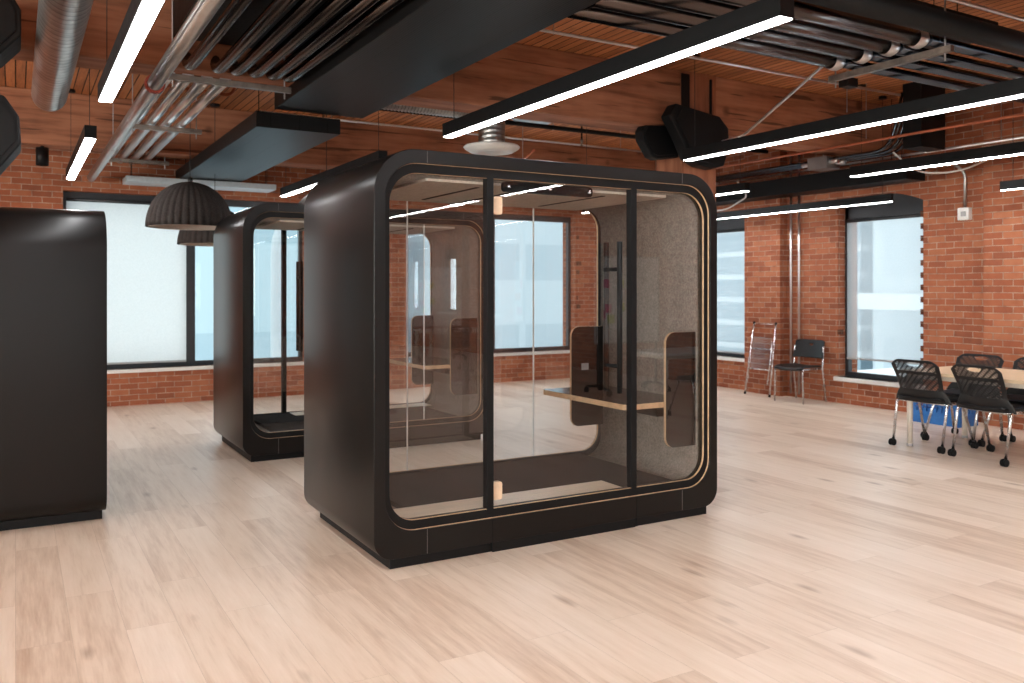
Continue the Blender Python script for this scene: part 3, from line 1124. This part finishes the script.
tag(m.build('duct_riser', M['blackduct'], bevel=.005), 'black box riser where the conduit bundle turns up', 'air duct')
root = thing('junction_box', 'grey junction box cluster on the conduit bundle', 'junction box', (8.36, 6.95, 2.96))
m = MB(); m.box(-.12, .12, -.14, .14, -.06, .08); m.build('box_body', M['steel'], root, bevel=.006)
for y in (-.2, .2):
    for x in (-.06, .06):
        m = MB(); m.tube([(x, y*.7, .01), (x, y*1.3, .01)], .026, 10)
        m.build('connector', M['conduit'], root)
m = MB(); m.tube([(0, 0, .08), (0, 0, ZC-2.96)], .006, 6); m.build('hanger_rod', M['steel'], root)
root = thing('junction_box', 'small black junction box on the ceiling right of the near beam', 'junction box', (6.4, 5.05, 3.3))
m = MB(); m.box(-.07, .07, -.05, .05, -.04, .04); m.build('box_body', M['black'], root, bevel=.006)
m = MB(); m.tube([(0, 0, .04), (0, 0, ZC-3.3)], .006, 6); m.build('hanger_rod', M['steel'], root)
# wall conduits and switch
pipe('conduit', 'left of two vertical conduits on the right brick wall', [(9.16, 8.16, .05), (9.16, 8.16, 3.3)], .014, M['conduit'], 'vertical wall conduits', n=8)
pipe('conduit', 'right of two vertical conduits on the right brick wall', [(9.16, 8.02, .05), (9.16, 8.02, 3.3)], .014, M['conduit'], 'vertical wall conduits', n=8)
pipe('conduit', 'short conduit feeding the white switch box on the right wall', [(9.17, 5.69, 2.36), (9.17, 5.69, 2.78), (8.95, 5.85, 2.98)], .016, M['steel'], 'vertical wall conduits', n=8)
root = thing('switch_box', 'white switch box on the right brick wall above the table', 'switch box', (9.2, 5.69, 2.24))
m = MB(); m.box(-.075, 0, -.065, .065, 0, .14); bxo = m.build('box_body', M['whitepl'], root, bevel=.008)
m = MB(); m.box(-.085, -.074, -.035, .02, .04, .095); m.build('cover', M['greypl'], bxo, bevel=.003)
# loose white cable loops beneath the lights at right
pipe('cable', 'white cable loop under the far right light', [(8.2, 5.9, 2.95), (8.4, 5.75, 2.72), (8.75, 5.5, 2.72), (9.0, 5.2, 2.9)], .010, M['whitepl'], 'white cable loops', 'cable', 8, rb=.2)
pipe('cable', 'white cable loop near the small distant light by the column', [(8.3, 8.3, 2.9), (8.5, 8.3, 2.72), (8.7, 8.9, 2.6), (8.72, 9.4, 2.6)], .010, M['whitepl'], 'white cable loops', 'cable', 8, rb=.15)
# sprinkler heads
for (x, y, z, lb) in ((4.55, 4.2, 3.35, 'small sprinkler head beside the upper right strut'), (5.75, 8.25, 3.2, 'small sprinkler head under the black ceiling rail'), (3.1, 5.3, 3.3, 'small sprinkler head left of the near beam')):
    root = thing('sprinkler', lb, 'sprinkler', (x, y, z), 0, 'sprinkler heads')
    m = MB(); m.tube([(0, 0, .0), (0, 0, ZC-z)], .01, 8); m.build('drop_pipe', M['blackmatt'], root)
    m = MB(); m.lathe([(.002, -.05), (.022, -.045), (.008, -.04), (.012, -.01), (.018, 0), (.018, .03), (.01, .035)], n=12); m.build('nozzle', M['strut'], root)

# downlight
root = thing('downlight', 'small black cylinder downlight below the far beam at left', 'ceiling light', (.26, 10.95, 2.86))
m = MB(); m.lathe([(.0, .03), (.055, .03), (.06, 0), (.065, 0), (.065, .20), (.0, .20)], n=20); m.build('can', M['black'], root)
m = MB(); m.tube([(0, 0, .2), (0, 0, .222)], .02, 10); m.build('stem', M['black'], root)

# ------------------------------------------------------------------ loudspeakers
def speaker(label, poly, y0, y1, c):
    root = thing('loudspeaker', label, 'speaker', c, 0, 'black loudspeakers')
    m = MB(); m.prism([(a-c[0], b-c[2]) for a, b in poly], y0-c[1], y1-c[1]); m.build('cabinet', M['blackmatt'], root, bevel=.012)
    g = MB()
    cx = sum(p[0] for p in poly)/len(poly); cz = sum(p[1] for p in poly)/len(poly)
    g.prism([((a-cx)*.82+cx-c[0], (b-cz)*.82+cz-c[2]) for a, b in poly], y0-c[1]-.012, y0-c[1]+.002); g.build('grille', M['black'], root)
    return root, cx, cz
sp = [(5.45, 3.15), (5.53, 3.27), (6.10, 3.20), (6.22, 3.09), (6.23, 2.90), (6.16, 2.71), (6.02, 2.67), (5.84, 2.69), (5.70, 2.75), (5.60, 2.93)]
r_, cx, cz = speaker('large black speaker with cut corners on the front of the column', sp, 6.34, 6.48, (5.8, 6.44, 2.9))
m = MB(); m.box(-.0, .10, .03, .15, -.1, .1); m.build('bracket', M['black'], r_)
sp = [(5.32, 3.03), (5.36, 3.09), (5.60, 3.13), (5.79, 3.08), (5.79, 2.80), (5.52, 2.76), (5.45, 2.78), (5.33, 2.94)]
r_, cx, cz = speaker('smaller black speaker on the left side of the column', sp, 6.60, 6.72, (5.6, 6.66, 2.9))
m = MB(); m.box(.16, .21, -.05, .05, -.05, .05); m.build('bracket', M['black'], r_)
sp = [(-.42, 2.86), (-.42, 3.3), (-.06, 3.3), (.03, 3.14), (.03, 2.99), (-.08, 2.86)]
r_, cx, cz = speaker('upper black speaker cut off by the left edge', sp, 5.9, 6.3, (-.2, 6.1, 3.0))
m = MB(); m.box(-.2, .1, .15, .51, .12, .18); m.build('bracket', M['black'], r_)
sp = [(-.42, 2.18), (-.42, 2.62), (-.06, 2.62), (.02, 2.50), (.03, 2.34), (-.10, 2.16)]
r_, cx, cz = speaker('lower black speaker cut off by the left edge', sp, 5.9, 6.3, (-.2, 6.1, 2.4))
m = MB(); m.box(-.9, -.2, .2, .26, -.03, .03); m.box(-.9, -.82, .2, .49, -.03, .03); m.build('bracket', M['black'], r_)

# ------------------------------------------------------------------ pendant lamps
def pendant(label, x, y, zr, R=.41, hh=.44):
    root = thing('pendant_lamp', label, 'pendant lamp', (x, y, zr), 0, 'ribbed charcoal felt pendant lamps')
    prof = []
    for k in range(15):
        t = k/14*PI/2
        prof.append((R*math.cos(t)**.92 if k < 14 else .03, hh*math.sin(t)))
    def mod(a, z):
        q = abs(math.sin(a*18))
        return 1+.05*(q-.5)*(1-.6*z/hh)
    m = MB(); m.lathe(prof, n=216, mod=mod); m.build('lamp_shade', M['lamp_felt'], root, solid=.008)
    m = MB(); m.lathe([(R*.955, .001), (R*.962, -.003), (R*.97, .001), (R*.955, .02), (R*.92, .10), (R*.8, .24), (R*.5, .36)], n=64); m.build('lining', M['lamp_in'], root)
    m = MB(); m.lathe([(.0, .2), (.05, .22), (.06, .27), (.03, .31), (.02, hh-.02)], n=16); m.build('bulb', M['whitepl'], root)
    m = MB(); m.tube([(0, 0, hh-.02), (0, 0, ZC-zr)], .004, 6); m.tube([(0, 0, hh-.01), (0, 0, hh+.05)], .025, 12); m.build('cord', M['blackcable'], root)
    m = MB(); m.tube([(0, 0, ZC-zr-.03), (0, 0, ZC-zr)], .06, 16); m.build('ceiling_canopy', M['black'], root)
    return root
pendant('large ribbed charcoal dome lamp in front of the white shade', 1.52, 9.06, 2.09, .405, .452)
pendant('second ribbed dome lamp, lower behind the first near the mullion', 2.06, 10.6, 2.0)
pendant('ribbed dome lamp just showing above the rear booth', 3.3, 10.2, 2.24)

# ------------------------------------------------------------------ chairs
def backgrid(W0, z0, z1, widthf, depthf, nu, nv, hole):
    m = MB()
    V = {}
    for j in range(nv+1):
        t = j/nv
        for i in range(nu+1):
            s = i/nu*2-1
            w, dz = widthf(t, s)
            x = s*w
            V[i, j] = m.bm.verts.new((x, depthf(t, s), z0+(z1-z0)*t+dz))
    for j in range(nv):
        for i in range(nu):
            if not hole((i+.5)/nu*2-1, (j+.5)/nv, i, j):
                m._f([V[i, j], V[i+1, j], V[i+1, j+1], V[i, j+1]], True)
    return m

def mesh_chair(label, loc, rz):
    """forward is local +y"""
    root = thing('mesh_back_chair', label, 'chair', loc, rz, 'black mesh back chairs on casters')
    def wf(t, s):
        if t < .30:
            w = .278-.060*(t/.30)**1.5
        else:
            w = .218+.020*((t-.30)/.7)
        dz = -.05*max(0, abs(s)-.6)**2/.16*(max(0, t-.5)/.5)
        return w, dz
    def df(t, s):
        return -.20-.11*t**1.3+.055*s*s*(1-.4*t)
    def hole(s, t, i, j):
        if ((s+.0)/.26)**2+((t-.90)/.052)**2 < 1:
            return True
        if abs(s) > .84 or t > .945 or t < .30:
            return False
        if .66 < t < .74:
            return False
        return (i+j) % 4 < 2 and (i-j) % 8 > 1
    m = backgrid(0, .43, .822, wf, df, 66, 56, hole)
    m.build('backrest', M['chair_black'], root, solid=.007)
    # seat shell and pad
    def wf2(t, s):
        return .235-.02*t, 0
    m = MB()
    N = 14
    G = {}
    for j in range(N+1):
        for i in range(N+1):
            s, t = i/N*2-1, j/N
            x = s*(.235-.035*max(0, t-.7)/.3-.02*max(0, .25-t)/.25)
            y = -.215+.45*t-.04*s*s*t
            z = .44+.012*s*s-.035*max(0, t-.72)**2/.0784*.9+.02*max(0, .2-t)/.2
            G[i, j] = m.bm.verts.new((x, y, z))
    for j in range(N):
        for i in range(N):
            m._f([G[i, j], G[i+1, j], G[i+1, j+1], G[i, j+1]], True)
    st = m.build('seat', M['chair_black'], root, solid=.022)
    m = MB(); m.prism(rrect(-.20, .20, -.17, .20, .07, 5), .452, .468, 'z'); m.build('seat_pad', M['seat_pad'], st, bevel=.006)
    for sx in (-1, 1):
        m = MB(); m.tube(bend([(sx*.245, -.235, .065), (sx*.25, -.17, .44), (sx*.232, .12, .425)], .05), .0125, 10)
        lg = m.build('leg', M['chrome'], root)
        cs = MB(); cs.tube([(sx*.245-.022, -.25, .032), (sx*.245-.006, -.25, .032)], .031, 14); cs.tube([(sx*.245+.006, -.25, .032), (sx*.245+.022, -.25, .032)], .031, 14)
        cs.tube([(sx*.245, -.235, .06), (sx*.245, -.235, .075)], .013, 8); cs.box(sx*.245-.008, sx*.245+.008, -.262, -.228, .03, .066)
        cs.build('caster', M['blackmatt'], lg)
        m = MB(); m.tube(bend([(sx*.245, .235, .065), (sx*.215, .10, .425), (sx*.225, -.08, .425)], .05), .0125, 10)
        lg = m.build('leg', M['chrome'], root)
        cs = MB(); cs.tube([(sx*.245-.022, .25, .032), (sx*.245-.006, .25, .032)], .031, 14); cs.tube([(sx*.245+.006, .25, .032), (sx*.245+.022, .25, .032)], .031, 14)
        cs.tube([(sx*.245, .235, .06), (sx*.245, .235, .075)], .013, 8); cs.box(sx*.245-.008, sx*.245+.008, .228, .262, .03, .066)
        cs.build('caster', M['blackmatt'], lg)
    m = MB(); m.tube([(-.235, .02, .422), (.235, .02, .422)], .011, 8); m.tube([(-.235, -.13, .424), (.235, -.13, .424)], .011, 8)
    m.build('seat_frame', M['chrome'], root)
    return root
ch = mesh_chair('black mesh back chair at the near left end of the maple table, back to us', (7.38, 4.89, 0), -PI/2)
copy_tree(ch, (7.33, 4.26, 0), -PI/2-.10, 'black mesh back chair second along the near side of the maple table, slightly turned')
copy_tree(ch, (7.98, 4.97, 0), PI/2, 'black mesh back chair across the maple table at its left end, facing us')
copy_tree(ch, (8.02, 4.42, 0), PI/2, 'black mesh back chair across the maple table, cut off by the right edge')
copy_tree(ch, (6.78, 1.02, 0), PI, 'black mesh back chair at the white table behind the viewpoint, seen only as a reflection')

# ------------------------------------------------------------------ tables
def table(label, x0, x1, y0, y1, z, top, group):
    cx, cy = (x0+x1)/2, (y0+y1)/2
    root = thing('work_table', label, 'table', (cx, cy, 0), 0, group)
    a, b = (x1-x0)/2, (y1-y0)/2
    m = MB(); m.prism(rrect(-a, a, -b, b, .02, 3), z-.03, z, 'z'); m.build('table_top', top, root, bevel=.003)
    for sx in (-1, 1):
        for sy in (-1, 1):
            x, y = sx*(a-.05), sy*(b-.07)
            m = MB(); m.tube([(x, y, 0), (x, y, z-.03)], .024, 16, r1=.03)
            lg = m.build('leg', M['tableleg'], root)
            m = MB(); m.tube([(x, y, 0), (x, y, .025)], .0275, 14); m.build('foot', M['greypl'], lg)
    m = MB()
    for sx in (-1, 1):
        m.box(sx*(a-.10)-.02, sx*(a-.10)+.02, -b+.1, b-.1, z-.075, z-.03)
    for sy in (-1, 1):
        m.box(-a+.1, a-.1, sy*(b-.09)-.02, sy*(b-.09)+.02, z-.075, z-.03)
    m.build('apron_rail', M['tableleg'], root, bevel=.003)
    return root
table('maple topped table with cream legs by the right brick wall', 7.19, 8.15, 3.1, 5.1, .71, M['tabwood'], None)
table('white table behind the viewpoint, seen only as a reflection in the booth glass', 6.35, 8.1, .2, .95, .74, M['white_top'], None)

# stacking chair by the wall (forward local +y)
def stack_chair(label, loc, rz):
    root = thing('stacking_chair', label, 'chair', loc, rz)
    m = MB()
    N = 12
    G = {}
    for j in range(N+1):
        for i in range(N+1):
            s, t = i/N*2-1, j/N
            G[i, j] = m.bm.verts.new((s*(.215-.012*(1-t)), -.21+.43*t, .455+.012*s*s-.03*max(0, t-.78)**2/.048))
    for j in range(N):
        for i in range(N):
            m._f([G[i, j], G[i+1, j], G[i+1, j+1], G[i, j+1]], True)
    m.build('seat', M['chair_black'], root, solid=.024)
    def wf(t, s):
        return .235-.012*t, -.018*max(0, abs(s)-.8)/.2*t
    def df(t, s):
        return -.235-.055*t+.045*s*s
    def hole(s, t, i, j):
        return (s/.17)**2+((t-.74)/.06)**2 < 1
    m = backgrid(0, .565, .80, wf, df, 40, 24, hole)
    m.build('backrest', M['chair_black'], root, solid=.014)
    for sx in (-1, 1):
        m = MB(); m.tube(bend([(sx*.235, -.26, 0), (sx*.225, -.20, .44), (sx*.222, -.225, .72)], .05), .0115, 10); m.build('leg', M['chrome'], root)
        m = MB(); m.tube(bend([(sx*.225, .19, 0), (sx*.215, .19, .435), (sx*.222, -.19, .435)], .04), .0115, 10); m.build('leg', M['chrome'], root)
    return root
stack_chair('black plastic stacking chair with chrome legs against the right brick wall', (8.87, 7.78, 0), PI/2+.06)

# transparent folding chair leaning on the pilaster
root = thing('folding_chair', 'folded clear acrylic chair with chrome frame leaning on the brick pilaster', 'chair', (8.97, 8.50, 0), PI/2, None)
# local: x along the wall, y away from the wall (front), z up; leaning back toward y<0
def LN(x, z, dy=0):
    return (x, .10-.155*z+dy, z)
m = MB()
for sx in (-1, 1):
    m.tube([LN(sx*.225, .012), LN(sx*.215, .45), LN(sx*.20, 1.0)], .0115, 10)
    m.tube([LN(sx*.185, .16, .02), LN(sx*.19, .75, .02)], .010, 10)
m.tube([LN(-.20, .985), LN(.20, .985)], .0045, 10)
m.tube([LN(-.19, .36, .02), LN(.19, .36, .02)], .009, 10)
m.tube([LN(-.20, .64), LN(.20, .64)], .009, 10)
m.build('frame', M['chrome'], root)
m = MB(); m.prism(rrect(-.165, .165, .37, .81, .03, 4), .022, .034)
m.bm.transform(Matrix.Translation((0, .07, 0)) @ Matrix.Shear('XZ', 4, (0, 0)))
for v in m.bm.verts:
    v.co.y += -.155*v.co.z+.02
m.build('seat', M['clear'], root)
m = MB()
for sx in (-1, 1):
    m.tube([LN(sx*.20, .985), LN(sx*.20, 1.015)], .017, 10)
    m.tube([LN(sx*.225, 0), LN(sx*.225, .03)], .016, 10)
m.build('end_cap', M['blackmatt'], root)

# blue crate
root = thing('crate', 'blue plastic crate with a lattice side on the floor behind the table', 'crate', (8.80, 5.70, 0), .0)
m = MB()
def panel(p0, ax, L, h, nx, nz):
    V = {}
    for j in range(nz+1):
        for i in range(nx+1):
            V[i, j] = m.bm.verts.new((p0[0]+(L*i/nx if ax == 'x' else 0), p0[1]+(L*i/nx if ax == 'y' else 0), h*j/nz))
    for j in range(nz):
        for i in range(nx):
            inr = 1 < i < nx-2 and nz*.45 < j < nz-2
            if inr and (i+j) % 3 != 0 and (i-j) % 3 != 0:
                continue
            m._f([V[i, j], V[i+1, j], V[i+1, j+1], V[i, j+1]])
panel((-.17, -.275), 'y', .55, .26, 28, 14); panel((.17, -.275), 'y', .55, .26, 28, 14)
panel((-.17, -.275), 'x', .34, .26, 18, 14); panel((-.17, .275), 'x', .34, .26, 18, 14)
m.quad((-.17, -.275, .006), (.17, -.275, .006), (.17, .275, .006), (-.17, .275, .006))
m.build('basket', M['crate'], root, solid=.008)
m = MB()
for x in (-.17, .17):
    m.box(x-.012, x+.012, -.285, .285, .25, .275)
for y in (-.275, .275):
    m.box(-.18, .18, y-.012, y+.012, .25, .275)
m.build('rim', M['crate'], root, bevel=.003)

# whiteboard behind the viewpoint, reflected in the booth glass
root = thing('whiteboard', 'mobile whiteboard with coloured sticky notes, seen only as a reflection', 'whiteboard', (7.55, -1.3, 0), PI, None)
m = MB(); m.box(-.55, .55, -.012, .012, .72, 1.92); bd = m.build('board_panel', M['board'], root, bevel=.003)
m = MB()
for x in (-.56, .56):
    m.box(x-.012, x+.012, -.018, .018, .70, 1.94)
m.box(-.57, .57, -.018, .018, .70, .722); m.box(-.57, .57, -.018, .018, 1.918, 1.94)
m.build('board_frame', M['greypl'], root)
for x in (-.52, .52):
    m = MB(); m.tube([(x, 0, .72), (x, 0, .1)], .018, 10); m.tube(bend([(x, -.28, .085), (x, 0, .12), (x, .28, .085)], .1), .018, 10)
    for y in (-.27, .27):
        m.tube([(x-.02, y, .04), (x+.02, y, .04)], .04, 14)
    m.build('leg', M['black'], root)
for k, (x, z, c) in enumerate(((.38, 1.55, 'note_p'), (.35, 1.2, 'note_p'), (.13, 1.55, 'note_g'), (.12, 1.22, 'note_g'), (.5, 1.35, 'note_o'), (.46, 1.12, 'note_p'), (.3, 1.05, 'note_g'))):
    m = MB(); m.box(-.06, .06, -.001, .001, -.06, .06)
    o = m.build('sticky_note', M[c], None, (7.55-x, -1.2865, z))
    tag(o, '%s sticky note on the reflected whiteboard at %s' % ({'note_p': 'pink', 'note_g': 'green', 'note_o': 'orange'}[c], ('its upper right', 'mid height right of centre', 'its upper middle', 'mid height near centre', 'its right edge', 'its lower right', 'its bottom right of centre')[k]), 'sticky note', 'sticky notes on the whiteboard')

# ------------------------------------------------------------------ outside
m = MB(); m.box(-60, 90, YB+.6, 90, -4.6, -4.5); m.box(23.9, 90, -60, YB+.6, -4.6, -4.5); m.box(XR+.6, 23.9, -60, YB+.6, -.5, -.3)
struct(m.build('street_ground', M['asphalt']), 'pale street outside')
def building(label, x0, x1, y0, y1, z1, mt):
    root = thing('building', label, 'building', ((x0+x1)/2, (y0+y1)/2, -4.5), 0, 'buildings outside the windows')
    a, b = (x1-x0)/2, (y1-y0)/2
    m = MB(); m.box(-a, a, -b, b, 0, z1+4.5); m.build('wall', mt, root)
    m = MB(); m.box(-a-.2, a+.2, -b-.2, b+.2, z1+4.5, z1+4.9); m.build('roof', M['canopy'], root)
    return root
building('banded office tower outside the far arched window', 26, 38, 20, 44, 24, M['fac_a'])
building('low pale building with a white canopy outside the arched window by the table', 24, 40, -2, 18, 6.0, M['fac_b'])
m = MB(); m.box(21.5, 23.6, 0, 18, .9, 1.35)
tag(m.build('street_canopy', M['canopy']), 'white canopy on the building outside the arched window', 'canopy')
building('pale blocks across the street behind the rear booth', 2.0, 12, 30, 42, 5.5, M['fac_c'])
building('pale block across the street behind the big booth', 14, 25.4, 31, 45, 9, M['fac_b'])
root = thing('street_lamp', 'pale street lamp outside the left back window', 'street lamp', (5.0, 19.0, -4.5))
m = MB(); m.tube(bend([(0, 0, 0), (0, 0, 7.6), (1.7, 0, 8.3)], 1.0), .12, 10); m.build('pole', M['streetpole'], root)
m = MB(); m.prism(rrect(1.5, 2.3, 3.7+4.5, 3.9+4.5, .06, 3), -.12, .12); m.build('lamp_head', M['streetpole'], root)

# ------------------------------------------------------------------ light
W = bpy.data.worlds.new('overcast')
S.world = W
W.use_nodes = True
nt = W.node_tree
nt.nodes.clear()
tc = nd(nt, 'ShaderNodeTexCoord')
sp_ = nd(nt, 'ShaderNodeSeparateXYZ')
lk(nt, tc.outputs['Generated'], sp_.inputs[0])
cl = noise(nt, tc.outputs['Generated'], 3, 4)
f = math_n(nt, 'ADD', sp_.outputs[2], math_n(nt, 'MULTIPLY', cl, .3))
colr = ramp(nt, f, [(0.0, (.76, .92, .98)), (.9, (.90, .98, 1.0))])
bg = nd(nt, 'ShaderNodeBackground')
lk(nt, colr, bg.inputs[0])
bg.inputs[1].default_value = 2.1
o = nd(nt, 'ShaderNodeOutputWorld')
lk(nt, bg.outputs[0], o.inputs[0])

def area(name, loc, rot, sx, sy, power, col=(1, 1, 1), portal=False):
    d = bpy.data.lights.new(name, 'AREA')
    d.shape = 'RECTANGLE'
    d.size, d.size_y = sx, sy
    d.energy = power
    d.color = col
    d.cycles.is_portal = portal
    ob = bpy.data.objects.new(name, d)
    COL.objects.link(ob)
    ob.location = loc
    ob.rotation_euler = rot
    return ob
# daylight: portals in the openings the photograph shows
for (a, b, zl, zh, r) in OB:
    area('window_portal', ((a+b)/2, YB+.3, (zl+zh)/2), (-PI/2, 0, 0), b-a, zh-zl, 1, portal=True)
for (a, b, zl, zh, r) in OR:
    if a < 3:
        area('window_fill', (XR+.3, (a+b)/2, (zl+zh)/2), (0, PI/2, 0), zh-zl, b-a, 36, (.80, .92, 1.0))  # added cool fill lamp at a right wall window out of view
        continue
    area('window_portal', (XR+.3, (a+b)/2, (zl+zh)/2), (0, PI/2, 0), zh-zl+.2, b-a, 1, portal=True)
# added fill lamps at unseen windows behind and left of the viewpoint
for (a, b, zl, zh, r) in OL:
    area('window_fill', (XL-.3, (a+b)/2, (zl+zh)/2), (0, -PI/2, 0), zh-zl, b-a, 620, (1, .94, .86))
for (a, b, zl, zh, r) in OF:
    area('window_fill', ((a+b)/2, YF-.3, (zl+zh)/2), (PI/2, 0, 0), b-a, zh-zl, 90, (1, .96, .92))

# ------------------------------------------------------------------ render look
S.view_settings.view_transform = 'Standard'
S.view_settings.look = 'None'
S.view_settings.exposure = 0.0
S.view_settings.gamma = 1.0
S.view_settings.use_curve_mapping = False
S.cycles.use_denoising = True
S.cycles.max_bounces = 10
S.cycles.diffuse_bounces = 5
S.cycles.glossy_bounces = 5
S.cycles.transparent_max_bounces = 48
S.cycles.caustics_reflective = False
S.cycles.caustics_refractive = False
S.cycles.sample_clamp_indirect = 4
